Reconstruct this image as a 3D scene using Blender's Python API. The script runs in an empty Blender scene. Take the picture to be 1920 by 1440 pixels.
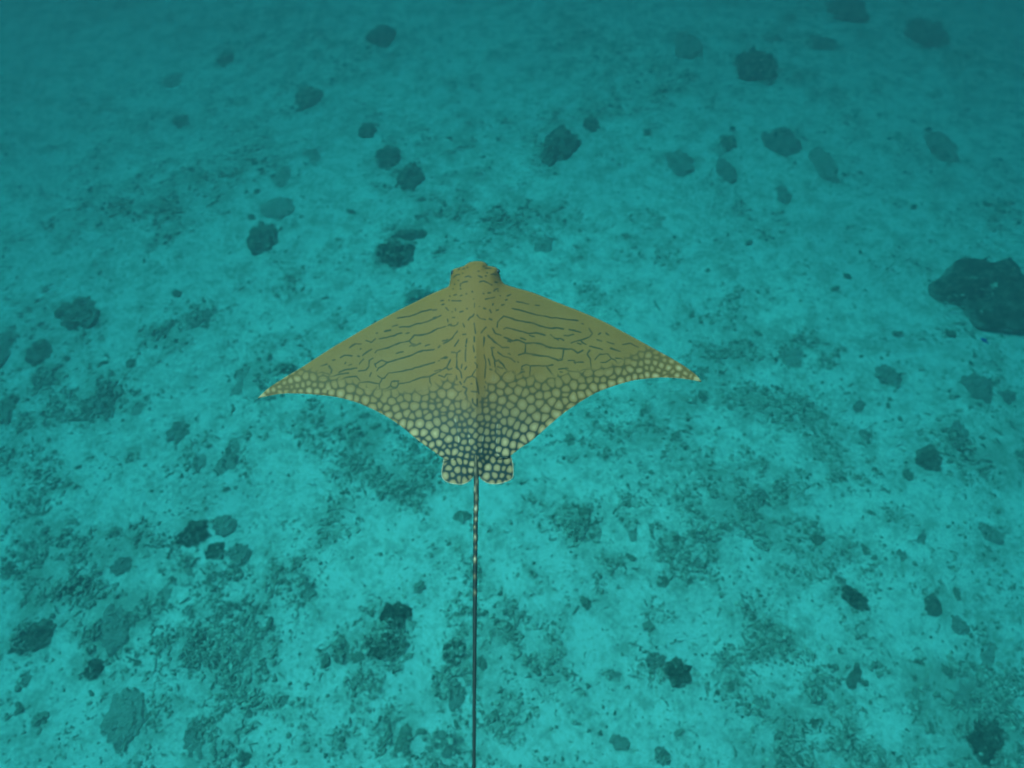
import bpy, math, random
import numpy as np
from mathutils import Vector

# ------------------------------------------------------------------ camera, sky, sun, exposure
scene = bpy.context.scene
COL = scene.collection
PITCH = math.radians(58.0)          # the diver looks down at the ray
HFOV = math.radians(80.0)
CAM_H = 8.2                         # camera above the sand, just under the surface
FPX = 960.0 / math.tan(HFOV / 2)

cam_data = bpy.data.cameras.new("camera")
cam_data.sensor_width = 36.0
cam_data.angle = HFOV
cam_data.clip_start = 0.05
cam_data.clip_end = 600.0
cam_data.dof.use_dof = True          # focused on the ray, the sea floor a touch soft
cam_data.dof.focus_distance = 2.6
cam_data.dof.aperture_fstop = 1.35
cam = bpy.data.objects.new("camera", cam_data)
cam.location = (0, 0, CAM_H)
cam.rotation_euler = (math.pi / 2 - PITCH, 0, 0)
COL.objects.link(cam)
scene.camera = cam

SUN_EL = math.radians(62.0)
SUN_AZ = math.radians(-58.0)        # measured from +Y (away from the camera) towards +X
world = bpy.data.worlds.new("World")
scene.world = world
world.use_nodes = True
wn = world.node_tree.nodes
wl = world.node_tree.links
wn.clear()
w_out = wn.new("ShaderNodeOutputWorld")
w_bg = wn.new("ShaderNodeBackground")
w_sky = wn.new("ShaderNodeTexSky")
w_sky.sky_type = "NISHITA"
w_sky.sun_disc = False
w_sky.sun_elevation = SUN_EL
w_sky.sun_rotation = SUN_AZ
w_bg.inputs["Strength"].default_value = 0.10
wl.new(w_sky.outputs["Color"], w_bg.inputs["Color"])
wl.new(w_bg.outputs["Background"], w_out.inputs["Surface"])

sun_data = bpy.data.lights.new("sun", "SUN")
sun_data.energy = 3.0
sun_data.angle = math.radians(50.0)     # daylight spread by the rippled surface
sun_data.color = (1.0, 0.96, 0.90)
sun = bpy.data.objects.new("sun", sun_data)
sd = Vector((math.cos(SUN_EL) * math.sin(SUN_AZ), math.cos(SUN_EL) * math.cos(SUN_AZ), math.sin(SUN_EL)))
sun.rotation_euler = (-sd).to_track_quat("-Z", "Y").to_euler()
sun.location = sd * 40
COL.objects.link(sun)

vs = scene.view_settings
vs.view_transform = "Standard"
vs.look = "None"
vs.gamma = 1.0
vs.use_curve_mapping = False
vs.exposure = 3.66

cy = scene.cycles
cy.use_denoising = True
try:
    cy.denoiser = "OPENIMAGEDENOISE"
    cy.denoising_prefilter = "ACCURATE"
except Exception:
    pass
cy.max_bounces = 6
cy.diffuse_bounces = 2
cy.glossy_bounces = 1
cy.transmission_bounces = 2
cy.volume_bounces = 1
cy.transparent_max_bounces = 4
cy.sample_clamp_indirect = 4.0

# ------------------------------------------------------------------ small tools
R = np.random.RandomState(7)
random.seed(7)


def at(u, v, z=0.0):
    """the point at height z that the photograph shows at pixel (u, v) of 1920 x 1440"""
    u = np.asarray(u, float); v = np.asarray(v, float)
    cx = (u - 960.0) / FPX
    cyy = -(v - 720.0) / FPX
    dx = cx
    dy = math.cos(PITCH) + cyy * math.sin(PITCH)
    dz = -math.sin(PITCH) + cyy * math.cos(PITCH)
    t = (np.asarray(z, float) - CAM_H) / dz
    return dx * t, dy * t, t            # t is also the depth along the optical axis


def project(x, y, z):
    x = np.asarray(x, float); y = np.asarray(y, float); z = np.asarray(z, float) - CAM_H
    dep = y * math.cos(PITCH) - z * math.sin(PITCH)
    upc = y * math.sin(PITCH) + z * math.cos(PITCH)
    return 960 + FPX * x / dep, 720 - FPX * upc / dep, dep


def _hash(ix, iy, iz, seed):
    h = (ix.astype(np.int64) * 374761393 + iy.astype(np.int64) * 668265263 + iz.astype(np.int64) * 2147483647 + seed * 974711) & 0xFFFFFFFF
    h = ((h ^ (h >> 13)) * 1274126177) & 0xFFFFFFFF
    h = ((h ^ (h >> 16)) * 2246822519) & 0xFFFFFFFF
    return ((h ^ (h >> 15)) & 0xFFFF) / 65535.0


def vnoise(x, y, z=None, seed=0):
    """value noise, 0..1"""
    x = np.asarray(x, float); y = np.asarray(y, float)
    z = np.zeros_like(x) if z is None else np.asarray(z, float)
    xi, yi, zi = np.floor(x), np.floor(y), np.floor(z)
    fx, fy, fz = x - xi, y - yi, z - zi
    fx = fx * fx * fx * (fx * (fx * 6 - 15) + 10)
    fy = fy * fy * fy * (fy * (fy * 6 - 15) + 10)
    fz = fz * fz * fz * (fz * (fz * 6 - 15) + 10)
    o = 0
    for a in (0, 1):
        for b in (0, 1):
            for c in (0, 1):
                w = (fx if a else 1 - fx) * (fy if b else 1 - fy) * (fz if c else 1 - fz)
                o = o + w * _hash(xi + a, yi + b, zi + c, seed)
    return o


def fbm(x, y, z=None, octaves=4, seed=0, gain=0.5):
    s, a, t = 0.0, 1.0, 0.0
    x = np.asarray(x, float); y = np.asarray(y, float)
    for k in range(octaves):
        f = 2.03 ** k
        s = s + a * vnoise(x * f + 17.3 * k, y * f - 9.1 * k, None if z is None else np.asarray(z) * f, seed + k)
        t += a
        a *= gain
    return s / t


def sstep(a, b, x):
    t = np.clip((np.asarray(x, float) - a) / (b - a), 0, 1)
    return t * t * (3 - 2 * t)


def mesh_from(name, verts, faces, smooth=True):
    """faces: int array (n, 3) or (n, 4)"""
    me = bpy.data.meshes.new(name)
    verts = np.asarray(verts, np.float32)
    faces = np.asarray(faces, np.int32)
    n, k = faces.shape
    me.vertices.add(len(verts))
    me.vertices.foreach_set("co", verts.ravel())
    me.loops.add(n * k)
    me.loops.foreach_set("vertex_index", faces.ravel())
    me.polygons.add(n)
    me.polygons.foreach_set("loop_start", np.arange(0, n * k, k, dtype=np.int32))
    me.polygons.foreach_set("loop_total", np.full(n, k, np.int32))
    me.polygons.foreach_set("use_smooth", np.full(n, smooth, bool))
    me.update(calc_edges=True)
    return me


def set_attr(me, name, vals):
    a = me.attributes.new(name, "FLOAT", "POINT")
    a.data.foreach_set("value", np.asarray(vals, np.float32))


def link(name, me, mat, loc=(0, 0, 0), parent=None, label=None, cat=None, group=None, kind=None):
    o = bpy.data.objects.new(name, me)
    if mat is not None and me is not None and len(me.materials) == 0:
        me.materials.append(mat)
    COL.objects.link(o)
    o.location = loc
    if parent is not None:
        o.parent = parent
    if label: o["label"] = label
    if cat: o["category"] = cat
    if group: o["group"] = group
    if kind: o["kind"] = kind
    return o


def grid_faces(nr, nc):
    i = np.arange(nr * nc).reshape(nr, nc)
    return np.stack([i[:-1, :-1], i[:-1, 1:], i[1:, 1:], i[1:, :-1]], -1).reshape(-1, 4)


def icosphere(sub):
    t = (1 + 5 ** 0.5) / 2
    v = [(-1, t, 0), (1, t, 0), (-1, -t, 0), (1, -t, 0), (0, -1, t), (0, 1, t), (0, -1, -t), (0, 1, -t), (t, 0, -1), (t, 0, 1), (-t, 0, -1), (-t, 0, 1)]
    f = [(0, 11, 5), (0, 5, 1), (0, 1, 7), (0, 7, 10), (0, 10, 11), (1, 5, 9), (5, 11, 4), (11, 10, 2), (10, 7, 6), (7, 1, 8), (3, 9, 4), (3, 4, 2), (3, 2, 6), (3, 6, 8), (3, 8, 9), (4, 9, 5), (2, 4, 11), (6, 2, 10), (8, 6, 7), (9, 8, 1)]
    v = [np.array(p) / np.linalg.norm(p) for p in v]
    for _ in range(sub):
        cache, nf = {}, []

        def mid(a, b):
            k = (min(a, b), max(a, b))
            if k not in cache:
                m = v[a] + v[b]
                v.append(m / np.linalg.norm(m))
                cache[k] = len(v) - 1
            return cache[k]
        for a, b, c in f:
            x, y, z = mid(a, b), mid(b, c), mid(c, a)
            nf += [(a, x, z), (b, y, x), (c, z, y), (x, y, z)]
        f = nf
    return np.array(v), np.array(f)


# ------------------------------------------------------------------ materials
def new_mat(name):
    m = bpy.data.materials.new(name)
    m.use_nodes = True
    nt = m.node_tree
    b = nt.nodes["Principled BSDF"]
    return m, nt, b


def node(nt, kind, **kw):
    n = nt.nodes.new(kind)
    for k, v in kw.items():
        if k.startswith("in_"):
            n.inputs[k[3:].replace("_", " ")].default_value = v
        else:
            setattr(n, k, v)
    return n


def noise(nt, vec, scale, detail=4, rough=0.55):
    n = node(nt, "ShaderNodeTexNoise")
    n.inputs["Scale"].default_value = scale
    n.inputs["Detail"].default_value = detail
    n.inputs["Roughness"].default_value = rough
    nt.links.new(vec, n.inputs["Vector"])
    return n.outputs["Fac"]


def maprange(nt, val, a, b, c, d):
    n = node(nt, "ShaderNodeMapRange")
    nt.links.new(val, n.inputs["Value"])
    for k, x in zip(("From Min", "From Max", "To Min", "To Max"), (a, b, c, d)):
        n.inputs[k].default_value = x
    return n.outputs["Result"]


def math_n(nt, op, a, b):
    n = node(nt, "ShaderNodeMath", operation=op)
    for i, x in enumerate((a, b)):
        if isinstance(x, (int, float)):
            n.inputs[i].default_value = x
        else:
            nt.links.new(x, n.inputs[i])
    return n.outputs[0]


def mix_c(nt, fac, a, b):
    n = node(nt, "ShaderNodeMix", data_type="RGBA")
    for key, x in (("Factor", fac), ("A", a), ("B", b)):
        s = [i for i in n.inputs if i.name == key and i.type == ("VALUE" if key == "Factor" else "RGBA")][0]
        if isinstance(x, (int, float)):
            s.default_value = x
        elif isinstance(x, tuple):
            s.default_value = (*x, 1)
        else:
            nt.links.new(x, s)
    return [o for o in n.outputs if o.type == "RGBA"][0]


def attr(nt, name):
    return node(nt, "ShaderNodeAttribute", attribute_name=name).outputs["Fac"]


def bump(nt, b, height, strength, dist):
    n = node(nt, "ShaderNodeBump")
    n.inputs["Strength"].default_value = strength
    n.inputs["Distance"].default_value = dist
    nt.links.new(height, n.inputs["Height"])
    nt.links.new(n.outputs["Normal"], b.inputs["Normal"])


def mat_sand():
    m, nt, b = new_mat("coral_sand")
    co = node(nt, "ShaderNodeTexCoord").outputs["Object"]
    big = noise(nt, co, 0.55, 3)
    fine = noise(nt, co, 9.0, 6, 0.7)
    grit = noise(nt, co, 38.0, 4, 0.7)
    base = mix_c(nt, maprange(nt, big, 0.35, 0.65, 0, 1), (0.66, 0.61, 0.50), (0.57, 0.54, 0.45))
    base = mix_c(nt, maprange(nt, grit, 0.52, 0.72, 0, 0.35), base, (0.30, 0.28, 0.22))
    m1 = noise(nt, co, 2.6, 6, 0.68)
    m2 = noise(nt, co, 14.0, 5, 0.7)
    mot = math_n(nt, "ADD", math_n(nt, "MULTIPLY", m1, 0.6), math_n(nt, "MULTIPLY", m2, 0.4))
    base = mix_c(nt, maprange(nt, mot, 0.455, 0.60, 0, 0.72), base, (0.27, 0.265, 0.19))
    # turf algae growing on the buried rubble
    turf = attr(nt, "turf")
    t = math_n(nt, "ADD", turf, maprange(nt, fine, 0.3, 0.7, -0.30, 0.30))
    t = math_n(nt, "ADD", t, maprange(nt, grit, 0.3, 0.7, -0.22, 0.22))
    tf = maprange(nt, t, 0.22, 0.92, 0, 0.60)
    col = mix_c(nt, tf, base, (0.20, 0.205, 0.135))
    nt.links.new(col, b.inputs["Base Color"])
    b.inputs["Roughness"].default_value = 0.95
    b.inputs["Specular IOR Level"].default_value = 0.02
    bump(nt, b, math_n(nt, "ADD", fine, math_n(nt, "MULTIPLY", grit, 0.4)), 0.6, 0.05)
    return m


def mat_reef(name, dark, light, dust):
    m, nt, b = new_mat(name)
    co = node(nt, "ShaderNodeTexCoord").outputs["Object"]
    a = noise(nt, co, 5.0, 6, 0.65)
    c = noise(nt, co, 22.0, 5, 0.7)
    rnd = node(nt, "ShaderNodeObjectInfo").outputs["Random"]
    col = mix_c(nt, maprange(nt, a, 0.3, 0.7, 0, 1), dark, light)
    col = mix_c(nt, maprange(nt, c, 0.45, 0.75, 0, 0.7), col, tuple(0.55 * x for x in dark))
    if dust:
        nz = node(nt, "ShaderNodeSeparateXYZ")
        nt.links.new(node(nt, "ShaderNodeNewGeometry").outputs["Normal"], nz.inputs[0])
        d = math_n(nt, "MULTIPLY", maprange(nt, nz.outputs["Z"], 0.6, 1.0, 0, 1), maprange(nt, a, 0.45, 0.65, 0, dust))
        col = mix_c(nt, d, col, (0.36, 0.34, 0.25))
    # sand and turf creeping up the foot of the head
    k = math_n(nt, "ADD", attr(nt, "skirt"), maprange(nt, a, 0.3, 0.7, -0.45, 0.45))
    k = math_n(nt, "ADD", k, maprange(nt, c, 0.3, 0.7, -0.4, 0.4))
    col = mix_c(nt, maprange(nt, k, 0.25, 0.95, 0, 0.92), col, (0.40, 0.385, 0.29))
    hs = node(nt, "ShaderNodeHueSaturation")
    nt.links.new(maprange(nt, rnd, 0, 1, 0.75, 1.25), hs.inputs["Value"])
    nt.links.new(col, hs.inputs["Color"])
    nt.links.new(hs.outputs["Color"], b.inputs["Base Color"])
    b.inputs["Roughness"].default_value = 0.95
    b.inputs["Specular IOR Level"].default_value = 0.02
    bump(nt, b, math_n(nt, 'ADD', c, a), 1.0, 0.10)
    return m


def mat_rubble():
    m, nt, b = new_mat("coral_rubble_grey")
    co = node(nt, "ShaderNodeTexCoord").outputs["Object"]
    c = noise(nt, co, 30.0, 4, 0.7)
    tone = attr(nt, "tone")
    col = mix_c(nt, tone, (0.11, 0.115, 0.078), (0.52, 0.48, 0.36))
    col = mix_c(nt, maprange(nt, c, 0.45, 0.7, 0, 0.5), col, (0.07, 0.075, 0.05))
    nt.links.new(col, b.inputs["Base Color"])
    b.inputs["Roughness"].default_value = 0.95
    b.inputs["Specular IOR Level"].default_value = 0.02
    return m


def mat_ray():
    m, nt, b = new_mat("ray_skin")
    co = node(nt, "ShaderNodeTexCoord").outputs["Object"]
    n1 = noise(nt, co, 6.0, 4)
    n2 = noise(nt, co, 90.0, 3)
    line, cell, rim, rear, pale = (attr(nt, k) for k in ("line", "cell", "rim", "rear", "pale"))
    skin = mix_c(nt, maprange(nt, n1, 0.3, 0.7, 0, 1), (0.050, 0.0250, 0.0040), (0.058, 0.030, 0.0060))
    skin = mix_c(nt, maprange(nt, n2, 0.4, 0.7, 0, 0.16), skin, (0.055, 0.038, 0.012))
    sx = node(nt, "ShaderNodeSeparateXYZ")
    nt.links.new(co, sx.inputs[0])
    ax = math_n(nt, "ABSOLUTE", sx.outputs["X"], 0.0)
    skin = mix_c(nt, maprange(nt, ax, 0.03, 0.34, 0.8, 0.0), skin, (0.063, 0.0275, 0.0042))
    skin = mix_c(nt, rear, skin, (0.042, 0.031, 0.014))
    skin = mix_c(nt, cell, skin, (0.122, 0.080, 0.036))
    skin = mix_c(nt, rim, skin, (0.120, 0.070, 0.026))
    skin = mix_c(nt, pale, skin, (0.21, 0.18, 0.12))
    ink = mix_c(nt, math_n(nt, 'MULTIPLY', rear, 1.6), (0.0085, 0.0080, 0.0022), (0.0035, 0.0055, 0.0045))
    col = mix_c(nt, line, skin, ink)
    nt.links.new(col, b.inputs["Base Color"])
    b.inputs["Roughness"].default_value = 0.55
    b.inputs["Specular IOR Level"].default_value = 0.03
    bump(nt, b, n2, 0.15, 0.003)
    return m


def mat_plain(name, col, rough):
    m, nt, b = new_mat(name)
    co = node(nt, "ShaderNodeTexCoord").outputs["Object"]
    c = noise(nt, co, 60.0, 3)
    nt.links.new(mix_c(nt, maprange(nt, c, 0.35, 0.65, 0, 1), col, tuple(0.7 * x for x in col)), b.inputs["Base Color"])
    b.inputs["Roughness"].default_value = rough
    return m


M_SAND = mat_sand()
M_REEF = mat_reef("algae_covered_reef", (0.060, 0.067, 0.045), (0.220, 0.225, 0.15), 0.55)
M_REEF_MID = mat_reef("haze_paled_reef", (0.19, 0.195, 0.135), (0.42, 0.405, 0.29), 0.6)  # haze on far dark heads put into the colour; small dark heads share it
M_REEF_PALE = mat_reef("weathered_reef", (0.30, 0.295, 0.215), (0.55, 0.52, 0.41), 0.8)
M_RUB = mat_rubble()
M_RAY = mat_ray()
M_EYE = mat_plain("eye_black", (0.006, 0.007, 0.006), 0.45)
M_EYE.node_tree.nodes["Principled BSDF"].inputs["Specular IOR Level"].default_value = 0.1
M_FISH = mat_plain("blue_fish_skin", (0.03, 0.05, 0.30), 0.4)

# ------------------------------------------------------------------ what lies on the sand, read off the photograph
# u, v, half width, half height (pixels), turn in degrees, material, label
D, P = 0, 1
HEADS = [
    (1856, 552, 106, 56, -10, D, "largest coral head, big dark round mound cut by the right edge"),
    (740, 476, 44, 24, -6, D, "broad dark coral mound ahead and left of the ray's head"),
    (768, 442, 34, 12, 14, D, "flat dark coral knob joined to the mound left of the ray's head"),
    (1422, 120, 45, 31, -4, D, "large dark coral mound standing alone in the upper right haze"),
    (1048, 268, 36, 34, -20, D, "rounded dark coral mound with pale sandy crease above the ray's head"),
    (785, 563, 38, 24, 12, P, "grey coral mound half hidden behind the left wing's front edge"),
    (578, 182, 27, 22, 0, D, "dark squarish coral head alone in the upper left"),
    (715, 68, 26, 19, 0, D, "faint coral head highest up in the left half"),
    (688, 243, 19, 13, 0, D, "small dark coral knob above the pair of round mounds"),
    (726, 292, 27, 21, -10, D, "upper left one of two round coral mounds side by side"),
    (770, 330, 27, 25, 0, D, "lower right one of two round coral mounds side by side"),
    (1110, 230, 17, 16, 0, D, "small dark coral knob upper right of the creased mound"),
    (1290, 86, 28, 22, 0, P, "hazy coral mound left of the large upper right mound"),
    (1275, 302, 32, 22, 10, P, "ragged low coral mound right of the creased mound"),
    (1365, 266, 17, 16, 0, D, "small round coral knob, upper of two in a column"),
    (1363, 320, 20, 22, 0, P, "squarish coral knob, lower of two in a column"),
    (1463, 264, 36, 25, 0, P, "round hazy coral mound right of the two knobs in a column"),
    (1545, 305, 26, 34, 8, P, "tall hazy coral patch right of the round hazy mound"),
    (1468, 363, 20, 17, 0, P, "pale grey coral boulder below the round hazy mound"),
    (1590, 16, 38, 18, 0, D, "very faint coral mound at the top edge, right half"),
    (1738, 62, 36, 24, 0, D, "very faint coral mound in the upper right corner haze"),
    (1545, 80, 26, 12, 0, P, "faint low coral patch right of the large upper right mound"),
    (1770, 275, 30, 24, 0, P, "faint coral patch in the right haze above the largest head"),
    (422, 110, 15, 12, 0, D, "tiny faint coral knob in the upper left haze"),
    (322, 150, 20, 12, 0, P, "faint low coral patch left of the squarish upper left head"),
    (336, 226, 20, 13, 0, P, "faint grey coral boulder below the faint low patch, upper left"),
    (584, 292, 16, 20, 35, P, "slanting coral lump below the squarish upper left head"),
    (528, 334, 22, 20, 0, P, "grey coral lump, top of the chain running down to the left"),
    (522, 392, 34, 20, 10, P, "grey coral lump, middle of the chain running down to the left"),
    (494, 447, 30, 26, 20, D, "dark coral lump, lowest of the chain running down to the left"),
    (945, 408, 15, 11, 0, P, "small oval coral boulder straight ahead of the ray's snout"),
    (980, 404, 14, 12, 0, P, "small coral boulder right of the one ahead of the snout"),
    (830, 468, 10, 6, 0, P, "tiny oval stone just left of the ray's snout"),
    (1018, 458, 20, 17, -30, P, "forked grey coral lump to the right of the ray's snout"),
    (146, 586, 40, 28, 28, D, "dark wedge of coral near the left edge at mid height"),
    (72, 660, 27, 22, 10, D, "rounded greenish coral boulder below the dark wedge on the left"),
    (246, 681, 12, 9, 0, D, "small dark stone alone on open sand left of the ray"),
    (14, 768, 20, 28, 0, D, "dark coral lump cut by the left edge at mid height"),
    (10, 652, 18, 30, 0, P, "grey coral lump on the left edge above the cut dark one"),
    (376, 598, 19, 18, 0, P, "round knob ending the rubble ridge left of the ray"),
    (312, 622, 14, 24, -15, P, "upright coral lump starting the rubble ridge left of the ray"),
    (262, 766, 14, 20, -20, P, "leaning coral stone on sand left of the left wing tip"),
    (336, 808, 25, 20, 20, P, "split coral stone lower left of the leaning stone"),
    (540, 693, 18, 11, 0, D, "small dark coral lump behind the left wing near its tip"),
    (371, 868, 16, 18, 0, P, "square grey coral block below the left wing tip"),
    (428, 862, 22, 30, -20, P, "ragged coral lump right of the square grey block"),
    (452, 706, 16, 30, 10, P, "tall thin coral lump left of the left wing tip"),
    (195, 745, 26, 34, 20, P, "flat rubble-covered slab far left below the small dark stone"),
    (1486, 666, 27, 24, 0, P, "rounded rubble-covered coral lump right of the right wing tip"),
    (1357, 668, 8, 17, -10, P, "narrow upright coral stone just right of the right wing tip"),
    (1664, 704, 28, 20, -20, P, "pale ringed coral lump midway between ray and right edge"),
    (1610, 757, 11, 15, -25, P, "leaning dark grey stone below the pale ringed lump"),
    (1622, 814, 17, 10, -10, P, "flat oval coral stone under the leaning dark grey stone"),
    (1742, 862, 27, 22, -30, D, "dark greenish coral lump in the lower right middle"),
    (1796, 822, 26, 32, -25, P, "ragged coral lump next to the dark greenish one"),
    (1838, 730, 36, 24, -30, P, "low rubble-covered mound below the largest coral head"),
    (1890, 745, 20, 16, 0, P, "small coral lump by the right edge under the largest head"),
    (1427, 930, 22, 19, 0, P, "clumpy coral lump lower right of the right wing"),
    (1342, 930, 16, 12, 0, P, "small clumpy coral stone left of the clumpy lump, right of the tail"),
    (362, 1000, 32, 24, 25, D, "smooth dark boulder at the left of the big left reef patch"),
    (404, 1032, 22, 15, 20, D, "dark green lump in the middle of the big left reef patch"),
    (440, 1040, 30, 22, 35, P, "streaky coral slab at the right of the big left reef patch"),
    (418, 985, 26, 20, 0, P, "ragged coral crest at the top of the big left reef patch"),
    (436, 1072, 26, 14, 40, P, "sloping coral ledge at the bottom of the big left reef patch"),
    (356, 1052, 14, 12, 30, P, "small coral stone lower left of the big left reef patch"),
    (402, 1103, 11, 9, 0, P, "small round coral stone below the big left reef patch"),
    (230, 1058, 26, 19, 20, P, "greenish coral boulder left of the big left reef patch"),
    (146, 1098, 28, 16, 38, D, "dark slanting coral lump near the left edge, lower half"),
    (206, 1178, 38, 46, 22, P, "large tilted rubble-covered slab in the lower left"),
    (176, 1255, 22, 18, 25, D, "dark coral lump just below the large tilted slab"),
    (281, 1156, 9, 6, 15, D, "tiny oval dark stone right of the large tilted slab"),
    (256, 1244, 10, 6, 35, D, "tiny slanting stone right of the lump below the tilted slab"),
    (310, 1112, 17, 30, -10, P, "upright coral patch between tilted slab and big left reef patch"),
    (60, 1195, 48, 24, 28, D, "dark sloping coral ridge on the left edge, lower half"),
    (45, 1278, 16, 20, -15, P, "coral stone on the left edge below the sloping ridge"),
    (12, 1068, 14, 14, 0, D, "small dark coral knob on the left edge, lower half"),
    (432, 1142, 26, 20, 10, P, "grey wedge-shaped coral lump under the big left reef patch"),
    (366, 1222, 30, 42, 10, P, "large rubble-covered coral mass, lower left middle"),
    (398, 1232, 16, 14, 0, D, "dark knob on the right side of the lower left coral mass"),
    (578, 1108, 17, 27, -15, P, "tall shaggy coral lump left of the tail"),
    (230, 1352, 40, 52, 15, P, "long dim coral patch near the bottom left corner"),
    (362, 1385, 22, 40, 25, P, "long narrow coral ridge at the bottom, left part"),
    (456, 1424, 15, 14, 0, D, "small dark coral knob on the bottom edge, left part"),
    (527, 1310, 17, 13, 0, P, "smooth grey coral stone above the bottom edge, left part"),
    (600, 1228, 12, 14, 0, P, "round grey coral stone left of the big dark lump by the tail"),
    (638, 1218, 20, 26, 0, D, "dark coral lump left of the big dark lump by the tail"),
    (720, 1206, 42, 34, 8, D, "big dark shaggy coral lump left of the tail, lower half"),
    (740, 1152, 34, 26, 20, D, "upper lobe joined to the big dark shaggy lump by the tail"),
    (850, 1222, 24, 26, 0, D, "upper part of the elongated dark coral beside the tail"),
    (853, 1298, 24, 38, 8, P, "lower part of the elongated dark coral beside the tail"),
    (866, 966, 18, 12, 0, D, "dark coral knob half behind the base of the tail"),
    (1084, 992, 28, 28, 0, P, "flat-bottomed rubble-covered boulder right of the tail base"),
    (1096, 960, 18, 14, -20, D, "dark crest on top of the flat-bottomed boulder"),
    (1188, 1000, 12, 19, 5, P, "wedge-shaped grey stone right of the flat-bottomed boulder"),
    (1228, 994, 10, 9, 0, P, "small grey stone right of the wedge-shaped stone"),
    (1268, 1010, 11, 11, 0, D, "dark round stone, second right of the wedge-shaped stone"),
    (1244, 1090, 13, 12, -25, D, "dark oval stone below the row of grey stones"),
    (1294, 1090, 9, 14, -30, D, "narrow dark stone right of the dark oval stone"),
    (1310, 1062, 22, 20, 0, P, "rubbly coral lump above the narrow dark stone"),
    (1335, 1010, 9, 8, 0, D, "small very dark knob on sand right of the grey stones"),
    (1318, 1000, 24, 18, 0, P, "pale coral lump around the small very dark knob"),
    (950, 1146, 22, 9, -6, P, "flat bar-shaped coral stone just right of the tail"),
    (978, 1150, 9, 14, -20, P, "hooked coral stone at the end of the bar-shaped one"),
    (945, 1166, 6, 6, 0, D, "tiny dark stone under the bar-shaped coral stone"),
    (1060, 1158, 9, 22, -10, P, "thin upright coral stone right of the tail, lower half"),
    (1272, 1262, 26, 28, 0, D, "darkest blurred coral head right of the tail, lower half"),
    (1230, 1240, 24, 20, 0, P, "rubbly lump left of the darkest blurred head"),
    (990, 1238, 15, 12, 0, P, "small triangular coral stone right of the tail, lower half"),
    (1155, 1270, 16, 14, 0, P, "pale coral stone left of the rubbly lump, lower half"),
    (726, 1362, 18, 34, 0, P, "upright dim coral slab at the bottom left of the tail"),
    (756, 1385, 18, 28, -15, D, "dark coral slab leaning on the upright dim slab"),
    (840, 1392, 32, 24, 0, P, "dim coral mound at the bottom, touching the tail's left side"),
    (926, 1342, 36, 17, -8, P, "flat dim coral slab right of the tail near the bottom"),
    (1535, 1012, 16, 13, -10, D, "distinct dark boulder on sand in the lower right"),
    (1602, 1122, 25, 18, -30, D, "rounded striped coral boulder in the lower right"),
    (1574, 1096, 14, 16, 0, P, "coral lump on the upper left of the striped boulder"),
    (1692, 1042, 13, 11, 0, P, "grey coral stone right of the distinct dark boulder"),
    (1748, 1136, 17, 19, -20, D, "dark coral lump with ragged skirt, lower right"),
    (1728, 1010, 10, 28, -40, P, "slanting ridge stone above the dark ragged lump"),
    (1855, 1000, 30, 14, -35, P, "slanting dim coral ridge near the right edge"),
    (1604, 1262, 13, 30, -32, D, "dark slanting coral bar, lower right"),
    (1530, 1305, 17, 18, -30, P, "grey coral stone lower left of the slanting bar"),
    (1362, 1240, 11, 32, -6, P, "tall narrow coral lump right of the darkest blurred head"),
    (1328, 1292, 8, 15, -5, P, "small upright stone left of the tall narrow lump"),
    (1426, 1316, 20, 17, 0, P, "ringed coral lump in the lower right middle"),
    (1476, 1360, 15, 22, -30, P, "leaning coral stone below the ringed lump"),
    (1528, 1354, 13, 11, 0, D, "small dark stone right of the leaning coral stone"),
    (1588, 1388, 20, 17, -15, P, "coral lump above the bottom edge, right part"),
    (1425, 1424, 15, 20, -20, P, "coral stone on the bottom edge right of the ringed lump"),
    (1520, 1430, 24, 14, 0, P, "low coral mound on the bottom edge, right part"),
    (1400, 1142, 16, 11, -10, P, "small low coral stone left of the striped boulder"),
    (1462, 1190, 17, 14, -35, P, "small ragged coral lump lower left of the striped boulder"),
    (1812, 1300, 30, 44, -35, P, "long slanting coral ridge near the bottom right corner"),
    (1850, 1385, 34, 38, -35, D, "dark slanting coral mass in the bottom right corner"),
    (1796, 1172, 20, 16, -25, P, "dim coral lump between ragged lump and right edge"),
    (1850, 1240, 16, 34, -40, P, "slanting coral bar near the right edge, lower half"),
    (1165, 1392, 22, 16, -20, P, "dim coral stone at the bottom, right of the tail"),
    (1240, 1418, 18, 20, -10, P, "dim coral stone on the bottom edge under the blurred head"),
]

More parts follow.
